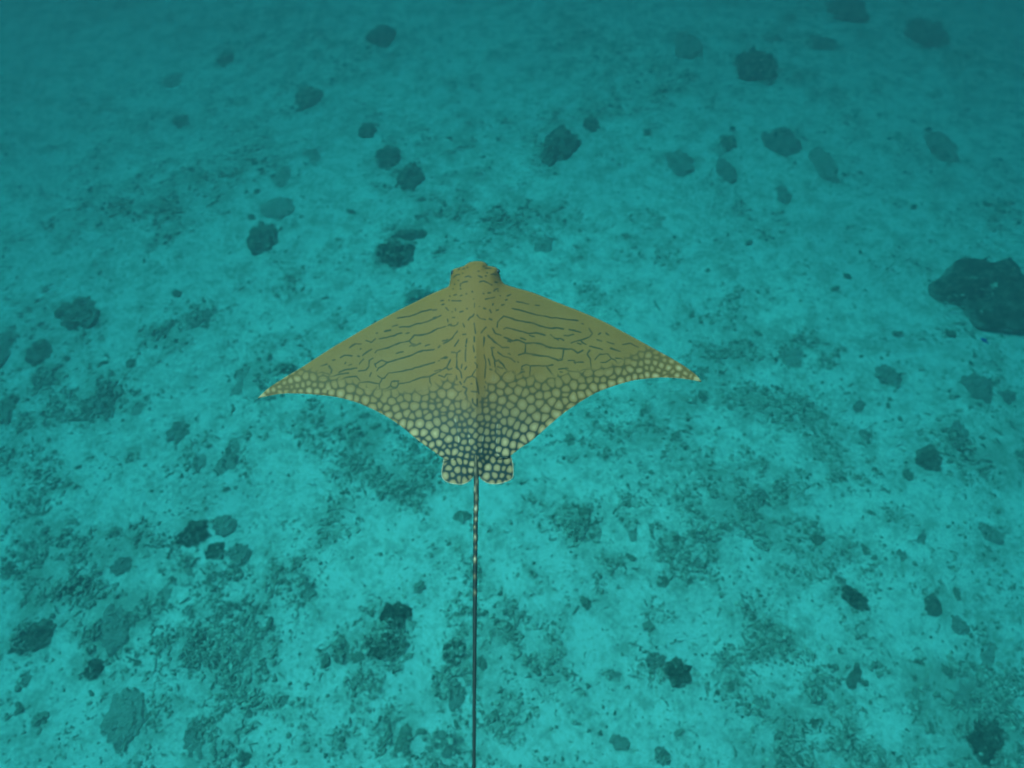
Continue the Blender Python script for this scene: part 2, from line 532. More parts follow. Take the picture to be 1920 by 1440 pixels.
# looser rubble: u, v, half width, half height, strength
BEDS = [
    (500, 420, 60, 60, .7), (300, 640, 70, 45, .8), (200, 750, 60, 60, .8), (450, 720, 45, 70, .7), (560, 560, 60, 45, .7), (600, 620, 90, 50, .6),
    (640, 480, 60, 40, .5), (620, 400, 50, 30, .5), (330, 850, 90, 50, .6), (440, 880, 60, 60, .8), (560, 800, 90, 40, .6), (660, 850, 80, 60, .7),
    (740, 900, 70, 60, .7), (800, 880, 60, 50, .7), (600, 980, 80, 40, .7), (240, 1010, 80, 60, .7), (90, 1000, 90, 60, .5), (120, 880, 80, 60, .6),
    (60, 1120, 70, 50, .7), (140, 1180, 80, 80, .7), (370, 1230, 90, 80, .9), (480, 1250, 60, 70, .9), (580, 1120, 50, 60, .8), (560, 1320, 60, 60, .6),
    (240, 1350, 90, 80, .8), (380, 1390, 60, 60, .7), (120, 1380, 90, 50, .6), (680, 1260, 50, 50, .6), (720, 1180, 70, 80, .8), (850, 1260, 50, 80, .8),
    (760, 1380, 90, 60, .8), (940, 1340, 70, 60, .8), (950, 1180, 70, 40, .7), (990, 1250, 60, 50, .7), (900, 1010, 50, 40, .6), (960, 1100, 60, 60, .4),
    (1090, 980, 70, 55, .8), (1180, 1030, 90, 60, .8), (1150, 1120, 70, 60, .6), (1060, 1180, 40, 60, .6), (1240, 1170, 70, 60, .7), (1240, 1240, 70, 60, .9),
    (1290, 1070, 60, 60, .9), (1370, 950, 80, 60, .8), (1440, 900, 60, 50, .8), (1400, 1010, 60, 60, .6), (1480, 1090, 70, 60, .7), (1400, 1140, 70, 50, .7),
    (1560, 1080, 70, 60, .7), (1460, 1200, 60, 60, .7), (1360, 1250, 40, 70, .7), (1450, 1310, 70, 60, .7), (1520, 1350, 60, 60, .7), (1600, 1260, 60, 70, .7),
    (1650, 1200, 80, 60, .6), (1720, 1020, 90, 70, .7), (1760, 1140, 70, 70, .8), (1820, 1330, 120, 100, .9), (1850, 1240, 80, 60, .7), (1590, 1390, 70, 50, .7),
    (1420, 1420, 80, 40, .7), (1100, 1390, 80, 50, .6), (1200, 1400, 70, 50, .7), (1060, 1300, 60, 50, .4), (1500, 660, 90, 60, .9), (1430, 620, 80, 50, .7),
    (1380, 690, 70, 50, .7), (1340, 740, 90, 50, .8), (1420, 760, 90, 50, .8), (1530, 780, 80, 60, .7), (1660, 700, 60, 45, .8), (1560, 640, 70, 40, .6),
    (1700, 630, 90, 40, .6), (1840, 720, 100, 70, .9), (1790, 840, 80, 60, .9), (1650, 860, 90, 60, .6), (1570, 870, 80, 50, .6), (1500, 560, 110, 50, .7),
    (1380, 560, 80, 50, .7), (1280, 560, 90, 50, .7), (1340, 480, 80, 50, .7), (1230, 480, 80, 45, .6), (1140, 540, 80, 40, .6), (1090, 480, 70, 40, .6),
    (1180, 420, 80, 40, .7), (1060, 400, 60, 40, .7), (960, 430, 60, 40, .6), (1100, 350, 70, 50, .7), (1020, 300, 60, 50, .6), (1280, 380, 90, 50, .6),
    (1290, 300, 70, 40, .7), (1400, 420, 80, 40, .6), (1540, 340, 90, 60, .7), (1600, 440, 90, 50, .5), (900, 330, 70, 50, .5), (840, 400, 60, 40, .5),
    (760, 320, 70, 50, .6), (660, 300, 60, 40, .5), (560, 300, 60, 50, .5), (420, 350, 90, 60, .6), (300, 420, 120, 60, .6), (200, 520, 120, 50, .5),
    (120, 600, 90, 60, .7), (60, 720, 60, 60, .6), (440, 500, 90, 40, .5), (380, 580, 60, 40, .6), (700, 520, 50, 30, .4), (1050, 830, 80, 50, .5),
    (1150, 790, 80, 40, .6), (1000, 900, 70, 40, .5), (1230, 820, 90, 50, .7), (1180, 900, 80, 40, .6), (1270, 930, 60, 40, .6), (1080, 900, 50, 30, .5),
    (620, 700, 80, 30, .4), (520, 760, 60, 40, .6), (660, 220, 120, 60, .4), (860, 180, 120, 60, .4), (980, 160, 120, 60, .3), (1180, 160, 120, 60, .4),
    (380, 220, 140, 70, .4), (1640, 240, 140, 80, .4), (1800, 400, 140, 80, .4), (820, 60, 160, 50, .3), (1120, 40, 160, 50, .3), (480, 60, 180, 60, .3),
]


# open sand
CLEAR = [
    (340, 695, 75, 38), (470, 610, 40, 25), (150, 820, 50, 25), (270, 905, 70, 25), (560, 890, 50, 40), (110, 1215, 28, 70), (300, 1290, 60, 40), (560, 1180, 40, 50), (690, 1060, 60, 50),
    (760, 1000, 60, 40), (800, 1200, 32, 80), (960, 1040, 50, 40), (1100, 1190, 40, 40), (1040, 1380, 50, 30), (1380, 800, 60, 36), (1395, 1060, 28, 50), (1330, 1210, 18, 50), (1500, 1120, 30, 30),
    (1640, 770, 50, 20), (1720, 580, 40, 30), (1590, 590, 50, 26), (1440, 590, 40, 20), (1200, 330, 40, 30), (1020, 345, 40, 20), (900, 380, 30, 15), (680, 560, 40, 30), (640, 330, 40, 30),
    (690, 290, 20, 30), (800, 525, 60, 30), (1000, 480, 40, 20), (1700, 1160, 45, 30), (1480, 1260, 30, 30), (1640, 1340, 60, 50), (1700, 920, 60, 30), (1590, 950, 70, 20), (490, 1010, 30, 50), (240, 620, 30, 30),
    (1460, 850, 40, 25), (1050, 1060, 40, 40), (900, 940, 40, 25), (1330, 1350, 40, 40), (130, 940, 60, 20), (580, 600, 40, 25),
]


def turf_field(x, y):
    """how much rubble and turf lies at a point of the sea floor, 0..1"""
    n1 = fbm(x * 0.55, y * 0.55, octaves=5, seed=3, gain=0.58)
    n2 = fbm(x * 2.3, y * 2.3, octaves=4, seed=11, gain=0.6)
    s = np.zeros_like(n1)
    for (cx, cyy, rx, ry, k) in BED_W:
        w = np.where((np.abs(x - cx) < 2.2 * rx) & (np.abs(y - cyy) < 2.2 * ry))[0]
        q = ((x[w] - cx) / rx) ** 2 + ((y[w] - cyy) / ry) ** 2
        s[w] = np.maximum(s[w], k * np.exp(-q * 0.9))
    base = 0.50 * s + (n1 - 0.5) * 1.2 + (n2 - 0.5) * 1.15
    for (cx, cyy, rx, ry) in CLEAR_W:
        w = np.where((np.abs(x - cx) < 2.2 * rx) & (np.abs(y - cyy) < 2.2 * ry))[0]
        q = ((x[w] - cx) / rx) ** 2 + ((y[w] - cyy) / ry) ** 2
        base[w] -= 0.5 * np.exp(-q * 0.9)
    return np.clip(base + 0.20, 0, 1)


BED_W, CLEAR_W = [], []
for (u, v, ru, rv) in CLEAR:
    x, y, t = at(u, v)
    el = CAM_H / math.sqrt(x * x + y * y + CAM_H ** 2)
    CLEAR_W.append((float(x), float(y), float(ru * t / FPX), float(rv * t / FPX / el)))
for (u, v, ru, rv, k) in BEDS:
    x, y, t = at(u, v)
    el = CAM_H / math.sqrt(x * x + y * y + CAM_H ** 2)
    BED_W.append((float(x), float(y), float(ru * t / FPX), float(rv * t / FPX / max(el, 0.3)), k))
for (u, v, ru, rv, a, mt, lb) in HEADS:
    x, y, t = at(u, v)
    el = CAM_H / math.sqrt(x * x + y * y + CAM_H ** 2)
    BED_W.append((float(x), float(y), float(1.25 * ru * t / FPX), float(1.25 * rv * t / FPX / el), 0.75))


# ------------------------------------------------------------------ sea floor
def floor_z(x, y):
    return 0.10 * (fbm(x * 0.35, y * 0.35, octaves=3, seed=21) - 0.5) + 0.05 * (fbm(x * 1.7, y * 1.7, octaves=3, seed=31) - 0.5)


def axis(lo, hi, step, out, far):
    core = np.arange(lo, hi + 1e-6, step)
    g = step * 1.12 ** np.arange(1, 80)
    ext = np.cumsum(g)
    ext = np.append(ext[ext < out], out)
    return np.concatenate([(lo - ext)[::-1], core, hi + ext])


gx = axis(-11.5, 11.5, 0.045, 75, 75)
gy = axis(-0.6, 17.0, 0.045, 75, 75)
X, Y = np.meshgrid(gx, gy)
T = turf_field(X.ravel(), Y.ravel()).reshape(X.shape)


def turf_at(x, y):
    i = np.clip(np.searchsorted(gx, x) - 1, 0, len(gx) - 2)
    j = np.clip(np.searchsorted(gy, y) - 1, 0, len(gy) - 2)
    a = np.clip((x - gx[i]) / (gx[i + 1] - gx[i]), 0, 1)
    b = np.clip((y - gy[j]) / (gy[j + 1] - gy[j]), 0, 1)
    return (T[j, i] * (1 - a) + T[j, i + 1] * a) * (1 - b) + (T[j + 1, i] * (1 - a) + T[j + 1, i + 1] * a) * b


Z = floor_z(X, Y) + 0.035 * T * (fbm(X * 6.0, Y * 6.0, octaves=3, seed=41) + 0.2)
me = mesh_from("seabed", np.stack([X, Y, Z], -1).reshape(-1, 3), grid_faces(*X.shape))
set_attr(me, "turf", T.ravel())
link("seabed", me, M_SAND, label="pale coral sand sea floor with patches of turf and rubble", kind="structure")


# ------------------------------------------------------------------ coral heads and boulders
SV4, SF4 = icosphere(4)
SV3, SF3 = icosphere(3)
HEAD_W = []


def coral_head(u, v, ru, rv, ang, mt, label, i):
    x0, y0, t0 = at(u, v)
    el = CAM_H / math.sqrt(x0 * x0 + y0 * y0 + CAM_H ** 2)
    rw = ru * t0 / FPX
    h = (0.44 if mt == D else 0.20) * min(rw, rv * t0 / FPX / el)
    x0, y0, t0 = at(u, v, h * 0.35)
    rx, ry = float(ru * t0 / FPX), float(rv * t0 / FPX / el)
    x0, y0 = float(x0), float(y0)
    HEAD_W.append((x0, y0, 0.9 * rx, 0.9 * ry, 0.8 * h))
    SV, SF = (SV4, SF4) if ru > 24 else (SV3, SF3)
    p = SV.copy()
    s = 3.1 * i
    th = np.arctan2(p[:, 1], p[:, 0])
    # ragged outline, knobs, pits
    lob = fbm(np.cos(th) * 1.6 + s, np.sin(th) * 1.6 - s, octaves=4 if ru < 60 else 1, seed=5, gain=0.6)
    kn = fbm(p[:, 0] * 2.6 + s, p[:, 1] * 2.6, p[:, 2] * 2.6 - s, octaves=4, seed=9, gain=0.6)
    fi = fbm(p[:, 0] * 9 + s, p[:, 1] * 9, p[:, 2] * 9, octaves=3, seed=15, gain=0.6)
    rag = fbm(np.cos(th) * 3.4 + s, np.sin(th) * 3.4 + s, octaves=4, seed=19, gain=0.6)
    skirt = 1 - np.clip(np.abs(p[:, 2]) * 1.4, 0, 1)
    r = 0.52 + 0.72 * lob + (0.42 if ru < 60 else 0.22) * (kn - 0.5) + (0.24 if ru < 60 else 0.06) * (rag - 0.45) * skirt
    q = p * (r + (0.10 if ru < 60 else 0.03) * (fi - 0.5))[:, None]
    flat = np.sign(q[:, 2]) * np.abs(q[:, 2]) ** 1.35
    flat = flat * (0.7 + 0.9 * fi) * (0.6 + 0.8 * kn)
    ca, sa = math.cos(math.radians(ang)), math.sin(math.radians(ang))
    wx = q[:, 0] * rx
    wy = q[:, 1] * ry
    wx, wy = ca * wx - sa * wy, sa * wx + ca * wy
    wz = flat * h + 0.05 * h
    z0 = float(floor_z(np.array([x0]), np.array([y0]))[0])
    wz = np.maximum(wz, -0.12 - 0.2 * h)
    me = mesh_from("coral_head", np.stack([wx, wy, wz], -1), SF)
    set_attr(me, "skirt", 1 - sstep(0.02, 0.45, flat))
    cat = "stone" if ("stone" in label or "boulder" in label) else "coral"
    nm = "boulder" if "boulder" in label else ("stone" if "stone" in label else "coral_head")
    return link(nm, me, M_REEF_PALE if mt == P else (M_REEF if (ru > 42 or (v > 900 and ru > 20)) else M_REEF_MID), (x0, y0, z0), label=label, cat=cat, group="coral heads and stones on the sand")


for i, hd in enumerate(HEADS):
    coral_head(*hd, i)


# ------------------------------------------------------------------ coral rubble
def chunk(seed, stretch, sub=1):
    v, f = icosphere(sub)
    n = fbm(v[:, 0] * 1.9 + seed, v[:, 1] * 1.9, v[:, 2] * 1.9, octaves=3, seed=seed, gain=0.7)
    v = v * np.clip(-0.15 + 2.3 * n, 0.25, 1.6)[:, None]
    v = v * np.array([1.0, stretch, 0.55])
    return v, f


def grain(seed, st):
    v, f = icosphere(0)
    r_ = np.random.RandomState(seed)
    v = v * (0.5 + 0.9 * r_.rand(len(v)))[:, None] * np.array([1.25, st, 0.5])
    return v, f


def finger(seed, branch):
    """a broken coral finger, bent, with a stub"""
    rr = np.random.RandomState(seed)
    V, F = [], []

    def tube(a, b, c, r0, r1):
        base = len(V)
        for k, s in enumerate((0.0, 0.5, 1.0)):
            p = (1 - s) ** 2 * a + 2 * s * (1 - s) * b + s * s * c
            d = c - a
            d = d / np.linalg.norm(d)
            side = np.cross(d, [0, 0, 1.0]); side /= np.linalg.norm(side)
            up = np.cross(side, d)
            r = r0 + (r1 - r0) * s
            for j in range(5):
                w = 2 * math.pi * j / 5
                V.append(p + r * (math.cos(w) * side + math.sin(w) * up) * (0.8 + 0.4 * rr.rand()))
        V.append(a - 0.5 * r0 * (c - a)); V.append(c + 0.3 * r1 * (c - a))
        for k in range(2):
            for j in range(5):
                a0 = base + 5 * k + j; a1 = base + 5 * k + (j + 1) % 5
                F.append((a0, a1, a1 + 5)); F.append((a0, a1 + 5, a0 + 5))
        for j in range(5):
            F.append((base + (j + 1) % 5, base + j, base + 15))
            F.append((base + 10 + j, base + 10 + (j + 1) % 5, base + 16))
    a = np.array([-1.0, 0, 0]); c = np.array([1.0, 0.5 * rr.randn() * 0.5, 0.1]); b = np.array([0, 0.7 * (rr.rand() - 0.5), 0.15])
    tube(a, b, c, 0.20, 0.12)
    if branch:
        tube(np.array([0.05, 0.05, 0.05]), np.array([0.3, 0.4, 0.15]), np.array([0.55, 0.9 * rr.choice([-1, 1]), 0.12]), 0.15, 0.09)
    return np.array(V), np.array(F)


VARS = [grain(k, .35 + .12 * k) for k in range(6)] + [chunk(2, .8)] + [finger(k, False) for k in range(2)] + [finger(5, True)]

N_TRY = 360000
px = R.uniform(-40, 1960, N_TRY)
py = R.uniform(-20, 1470, N_TRY)
rx_, ry_, rt_ = at(px, py)
ok = (rt_ > 0) & (rt_ < 19)
rx_, ry_, rt_ = rx_[ok], ry_[ok], rt_[ok]
tf = turf_at(rx_, ry_)
clump = fbm(rx_ * 3.6, ry_ * 3.6, octaves=3, seed=77, gain=0.6)
prob = np.clip(0.05 + 0.10 * sstep(0.45, 0.6, clump) + 0.8 * sstep(0.15, 0.80, tf) * sstep(0.36, 0.62, clump), 0, 1) * np.clip(9.0 / rt_, 0.35, 1) * 0.40
keep = R.rand(len(prob)) < prob
rx_, ry_, rt_ = rx_[keep], ry_[keep], rt_[keep]
size = (0.009 + 0.024 * R.rand(len(rx_)) ** 2.5 + 0.0010 * rt_) * (0.62 + 0.55 * turf_at(rx_, ry_))
# the biggest pieces are single objects, the rest one bed
big = R.rand(len(size)) < 0.0
order = np.argsort(-(size / rt_))
rz_ = floor_z(rx_, ry_) + 0.02 * turf_at(rx_, ry_)
for (cx_, cy_, ex, ey, hh_) in HEAD_W:          # some of it lies on the lower heads
    w_ = np.where((np.abs(rx_ - cx_) < ex) & (np.abs(ry_ - cy_) < ey))[0]
    q_ = ((rx_[w_] - cx_) / ex) ** 2 + ((ry_[w_] - cy_) / ey) ** 2
    rz_[w_] += hh_ * np.clip(1 - q_, 0, 1) ** 0.7
AV, AF, AT = [], [], []
off = 0
for k, (vv, ff) in enumerate(VARS):
    idx = np.where(np.arange(len(rx_)) % len(VARS) == k)[0]
    n = len(idx)
    if n == 0:
        continue
    a = R.rand(n) * 6.283
    s = size[idx] * (1.5 if k >= 7 else 1.0)
    ca, sa = np.cos(a), np.sin(a)
    x = vv[None, :, 0] * ca[:, None] - vv[None, :, 1] * sa[:, None]
    y = vv[None, :, 0] * sa[:, None] + vv[None, :, 1] * ca[:, None]
    z = vv[None, :, 2] + vv[None, :, 0] * R.uniform(-0.3, 0.3, n)[:, None]
    P3 = np.stack([x * s[:, None] + rx_[idx][:, None], y * s[:, None] + ry_[idx][:, None], z * s[:, None] + (rz_[idx] + 0.35 * s)[:, None]], -1)
    AV.append(P3.reshape(-1, 3))
    AF.append((ff[None] + (off + np.arange(n) * len(vv))[:, None, None]).reshape(-1, 3))
    tone = np.clip(R.beta(1.8, 1.8, n), 0, 1)
    AT.append(np.repeat(tone, len(vv)))
    off += n * len(vv)
me = mesh_from("coral_rubble", np.concatenate(AV), np.concatenate(AF), smooth=True)
set_attr(me, "tone", np.concatenate(AT))
link("coral_rubble", me, M_RUB, label="litter of small broken coral fragments scattered over the sand", cat="rubble", kind="stuff")
print("RUBBLE pieces", len(rx_), "tris", sum(len(f) for f in AF))

# larger loose pieces, one by one
LOOSE_MESH = []
for k, (vv, ff) in enumerate([chunk(11, .7, 2), chunk(12, .9, 2), chunk(13, .5, 2), finger(24, True), finger(21, True), finger(22, True), finger(23, False), chunk(15, .65, 2)]):
    m_ = mesh_from("rubble_piece", vv, ff, False)
    set_attr(m_, "tone", np.full(len(vv), (0.15, .3, .2, .4, .25, .45, .15, .35)[k]))
    m_.materials.append(M_RUB)
    LOOSE_MESH.append(m_)
cnt = 0
while cnt < 240:
    u, v = random.uniform(10, 1910), random.uniform(230, 1435)
    x, y, t = (float(q) for q in at(u, v))
    f = float(turf_at(np.array([x]), np.array([y]))[0])
    if random.random() > 0.12 + f:
        continue
    o = bpy.data.objects.new("rubble_piece", LOOSE_MESH[cnt % len(LOOSE_MESH)])
    s = random.uniform(0.035, 0.075)
    o.scale = (s, s, s * random.uniform(0.7, 1.0))
    o.rotation_euler = (random.uniform(-.2, .2), random.uniform(-.2, .2), random.uniform(0, 6.283))
    o.location = (x, y, float(floor_z(np.array([x]), np.array([y]))[0]) + 0.30 * s)
    o["label"] = "loose finger-sized piece of broken coral lying on the sand"
    o["category"] = "coral piece"
    o["group"] = "loose coral pieces on the sand"
    COL.objects.link(o)
    cnt += 1

# ------------------------------------------------------------------ the eagle ray
RAY_Z = CAM_H - 2.22
MID = 892.0


def crom(pts, n=12):
    p = np.asarray(pts, float)
    q = np.vstack([2 * p[0] - p[1], p, 2 * p[-1] - p[-2]])
    out = []
    for i in range(1, len(q) - 2):
        for s in np.arange(n) / n:
            a, b, c, d = q[i - 1], q[i], q[i + 1], q[i + 2]
            out.append(0.5 * (2 * b + (c - a) * s + (2 * a - 5 * b + 4 * c - d) * s * s + (3 * b - a - 3 * c + d) * s ** 3))
    out.append(p[-1])
    return np.array(out)


FRONT = crom([(483, 746.7), (494, 736), (506.7, 725.5), (535.5, 706.7), (569, 686.7), (613, 658), (657.8, 631), (702, 605.5), (746.7, 582), (785, 563), (803.6, 553.5), (825, 544), (838, 538.5),
              (842.6, 533), (844.2, 524), (845.2, 514), (847, 507.5), (853, 503.5), (861.4, 501), (870, 498.6), (875, 494.6), (882.7, 490.9), (893, 489.4), (905, 490.4), (911.5, 494), (915, 498),
              (922, 499.4), (930, 501.5), (934.4, 506), (936.4, 514), (938.4, 521), (941.5, 528), (948, 533.5), (969, 540), (1000, 549), (1048, 568), (1095.6, 587), (1134, 604), (1179.5, 628), (1215, 647.5), (1263, 674), (1287, 689), (1306, 703.5), (1315.6, 716)])
REAR = crom([(483, 746.7), (496, 744), (509, 741), (524.4, 738.6), (546.7, 737.6), (580, 739), (613, 742), (640, 746.5), (667, 754), (694, 765), (726.6, 782), (757, 803), (784, 825.6), (808, 843), (826, 856),
             (836, 861.5), (846, 862.5), (853, 862), (862, 866), (872, 878), (882, 890), (893, 895), (903, 890), (913, 878), (923, 866), (932, 861), (941, 860), (951, 858.5), (957.8, 854), (974.4, 841), (996.7, 826), (1020, 806), (1050, 780), (1072, 764),
             (1091, 751.5), (1119.6, 735.5), (1151, 723.5), (1187, 713.5), (1227, 708.5), (1250, 708), (1275, 709.5), (1299, 712.8), (1315.6, 716)])

# ---- pigment: dark lines traced over the fore part, cells behind
LINES = []


def tr(scale, ox, oy, *polys):
    for p in polys:
        LINES.append([(ox + a / scale, oy + b / scale) for a, b in p])


tr(4.5, 480, 460,
   [(1195, 615), (1290, 600), (1400, 560), (1480, 542)], [(1495, 548), (1525, 545)], [(1215, 690), (1280, 688), (1350, 665), (1450, 640), (1560, 595)],
   [(1155, 685), (1190, 672)], [(1085, 728), (1135, 716)], [(1015, 742), (1022, 742)], [(1040, 788), (1100, 778), (1180, 755), (1230, 742)], [(1268, 742), (1285, 738)],
   [(930, 800), (975, 818), (1005, 790)], [(790, 865), (840, 830), (885, 830)], [(880, 872), (884, 872)],
   [(1000, 905), (1020, 885), (1120, 865), (1200, 830), (1290, 808), (1335, 758), (1400, 760), (1480, 730), (1530, 705), (1595, 688)],
   [(1290, 808), (1310, 830), (1340, 836)], [(1380, 828), (1386, 828)], [(710, 945), (740, 930), (810, 930)], [(900, 930), (940, 895), (975, 876)], [(860, 932), (870, 935)],
   [(1010, 1000), (1060, 970), (1110, 985), (1200, 960), (1290, 935), (1400, 890), (1500, 880)], [(1110, 985), (1070, 1020), (1030, 1035), (1018, 1055)], [(1005, 995), (1012, 1025)],
   [(1540, 865), (1550, 850)], [(1585, 830), (1620, 810), (1660, 780), (1700, 722)], [(1680, 850), (1708, 800)],
   [(1030, 1100), (1060, 1125), (1085, 1120), (1120, 1080), (1250, 1060), (1380, 1025), (1510, 985)], [(1545, 975), (1550, 972)], [(1565, 955), (1605, 942)],
   [(1205, 1168), (1300, 1150), (1380, 1120), (1465, 1108), (1540, 1070), (1605, 1030), (1640, 965)],
   [(1168, 1140), (1195, 1150), (1200, 1172), (1190, 1195), (1168, 1203), (1145, 1195), (1137, 1172), (1145, 1150), (1168, 1140)],
   [(1465, 1108), (1470, 1150), (1485, 1180), (1455, 1212), (1400, 1240)], [(1605, 1030), (1625, 1052), (1650, 1040)], [(1540, 1100), (1590, 1115), (1610, 1090), (1650, 1092)],
   [(1650, 905), (1695, 905), (1720, 885)], [(1695, 905), (1692, 1020), (1700, 1045)],
   [(870, 1062), (930, 1050), (950, 1020), (955, 970), (990, 950)], [(870, 1000), (905, 962)], [(960, 1105), (970, 1075)],
   [(620, 1020), (640, 1050), (635, 1075)], [(700, 1075), (760, 1050), (850, 1035)], [(645, 970), (665, 968)], [(755, 990), (750, 1000)], [(550, 1020), (600, 1005)], [(480, 1090), (560, 1070), (620, 1090)],
   [(520, 1195), (560, 1165), (640, 1155), (700, 1140), (750, 1120), (800, 1112), (850, 1105), (875, 1140)],
   [(830, 1195), (870, 1160), (950, 1150), (1040, 1168), (1060, 1130)], [(1040, 1168), (1045, 1215), (960, 1225), (860, 1210), (830, 1195)],
   [(1045, 1215), (1090, 1212), (1137, 1185)], [(960, 1250), (1080, 1232), (1180, 1205)], [(1180, 1260), (1250, 1250), (1330, 1250), (1400, 1225)],
   [(590, 1120), (700, 1090), (780, 1080)], [(470, 1150), (520, 1130), (590, 1120)])
tr(5.54, 640, 600,
   [(1455, 130), (1500, 75)], [(1303, 200), (1298, 240)], [(1292, 262), (1293, 272)], [(1293, 300), (1290, 430)], [(1300, 485), (1283, 515)],
   [(1380, 175), (1378, 225)], [(1368, 270), (1380, 330)], [(1390, 385), (1388, 392)], [(1480, 180), (1475, 270)], [(1485, 360), (1500, 420), (1490, 600)],
   [(1385, 445), (1412, 475), (1410, 495)], [(1395, 515), (1355, 578), (1300, 600), (1280, 650)], [(1355, 578), (1405, 610), (1415, 700), (1430, 765)], [(1350, 740), (1410, 745)], [(1350, 660), (1356, 662)],
   [(1270, 690), (1308, 710), (1285, 760), (1310, 830), (1305, 930)], [(1490, 690), (1505, 740), (1480, 800), (1505, 870), (1470, 920)],
   [(1500, 640), (1515, 660)], [(1250, 460), (1245, 500)], [(1530, 400), (1545, 470)], [(1190, 490), (1215, 515), (1240, 540), (1250, 600)], [(1120, 630), (1165, 640), (1200, 610), (1195, 580)],
   [(1230, 640), (1245, 665)], [(1360, 820), (1365, 865), (1410, 900)], [(1410, 820), (1410, 890)], [(985, 700), (1060, 665), (1100, 685)], [(985, 770), (1050, 735), (1090, 715)])
tr(4.174, 880, 460,
   [(370, 440), (465, 462)], [(520, 465), (545, 470)], [(335, 495), (450, 520), (540, 547), (650, 565), (760, 580), (850, 588)], [(880, 610), (890, 614)],
   [(220, 640), (225, 600), (270, 555), (390, 590), (500, 610), (600, 645), (735, 652)], [(785, 658), (830, 668), (870, 680)], [(270, 655), (290, 645), (380, 668), (470, 690), (520, 683), (590, 703)],
   [(640, 698), (670, 728), (720, 730), (740, 740)], [(740, 708), (775, 708), (815, 695)], [(800, 762), (870, 745), (940, 715), (960, 690), (935, 652)], [(870, 745), (885, 765), (910, 775)],
   [(940, 790), (1040, 815)], [(1000, 735), (1035, 750)], [(1080, 755), (1130, 772)], [(1010, 695), (1025, 685)], [(1070, 688), (1090, 700)], [(1105, 805), (1180, 830)], [(1200, 775), (1260, 768), (1320, 800)],
   [(180, 655), (205, 690), (245, 702)], [(145, 708), (200, 760), (260, 798), (310, 800)], [(60, 545), (85, 570), (125, 582)], [(155, 575), (178, 580)],
   [(275, 718), (340, 750), (375, 740), (440, 768), (500, 762), (560, 770), (660, 805), (740, 810), (800, 812), (845, 845), (885, 825)], [(440, 768), (438, 840), (385, 858)],
   [(438, 840), (520, 858), (620, 868), (690, 900), (725, 900), (740, 815)], [(775, 902), (820, 900), (830, 925)], [(820, 915), (890, 915)],
   [(940, 820), (920, 850), (945, 890), (955, 965)], [(985, 895), (1020, 855), (1080, 845), (1110, 885), (1070, 915), (1030, 918)], [(1110, 885), (1140, 895), (1165, 930), (1185, 910)],
   [(1145, 880), (1190, 890), (1280, 950), (1300, 990)], [(1300, 870), (1360, 865), (1430, 890)], [(415, 945), (450, 930), (480, 942), (540, 942), (600, 945), (655, 938)], [(415, 945), (410, 975)],
   [(480, 942), (475, 1020)], [(605, 950), (640, 1000), (680, 1045)], [(560, 1045), (600, 1080), (650, 1080)],
   [(700, 970), (745, 965), (790, 985), (850, 990), (900, 970), (960, 968), (1060, 980), (1080, 970), (1130, 965)], [(860, 990), (865, 1030), (920, 1035), (1000, 1030), (1060, 1030), (1070, 985)],
   [(225, 835), (260, 865), (330, 885), (355, 910)], [(378, 912), (384, 914)], [(340, 990), (365, 1025), (410, 990), (430, 990)],
   [(200, 905), (230, 900), (265, 935), (300, 985)], [(195, 900), (205, 960), (240, 995), (270, 1045), (355, 1060)], [(175, 800), (195, 798)], [(175, 800), (180, 860), (200, 900)],
   [(185, 1010), (195, 1040), (185, 1065)], [(160, 970), (185, 975)])
FINE = []
_K = LINES; LINES = FINE
tr(8.473, 780, 470,
   [(600, 420), (640, 385), (690, 378)], [(780, 418), (835, 402), (872, 422)], [(995, 400), (1045, 422)], [(1190, 378), (1225, 370), (1270, 385)], [(705, 560), (705, 530), (750, 500), (815, 490)],
   [(1015, 495), (1075, 480), (1140, 510), (1205, 545)], [(1105, 280), (1190, 278)], [(745, 290), (770, 285)], [(690, 270), (680, 300)], [(1240, 640), (1260, 615), (1300, 605)], [(1255, 498), (1290, 505)],
   [(570, 795), (715, 797)], [(1105, 770), (1180, 755), (1250, 740)], [(600, 708), (640, 698)], [(705, 715), (730, 710)], [(1145, 672), (1180, 670)], [(395, 795), (435, 793)], [(415, 857), (445, 850)],
   [(475, 905), (515, 950)], [(625, 920), (628, 955)], [(695, 975), (745, 960)], [(930, 840), (930, 895)], [(1075, 915), (1105, 925)], [(1170, 940), (1195, 985)], [(1275, 950), (1305, 940)],
   [(1365, 865), (1400, 855)], [(1450, 720), (1500, 697)], [(1225, 845), (1220, 860)], [(1420, 785), (1445, 780)], [(830, 1100), (860, 1060), (905, 1040), (920, 1010)],
   [(500, 1090), (508, 1130)], [(580, 1062), (615, 1064)], [(555, 1190), (610, 1195), (650, 1175), (670, 1140)], [(745, 1160), (770, 1210)], [(925, 1155), (945, 1310)], [(740, 1332), (790, 1326)],
   *[[(a, b), (a + 7, b + 2)] for a, b in ((740, 360), (990, 325), (1125, 350), (1105, 400), (670, 470), (610, 535), (705, 605), (585, 605), (910, 765), (1070, 680), (795, 685), (890, 650), (1000, 885), (805, 920), (570, 970), (1335, 715), (520, 785), (815, 265), (1070, 245), (535, 720), (1300, 640))])
rd = np.random.RandomState(33)
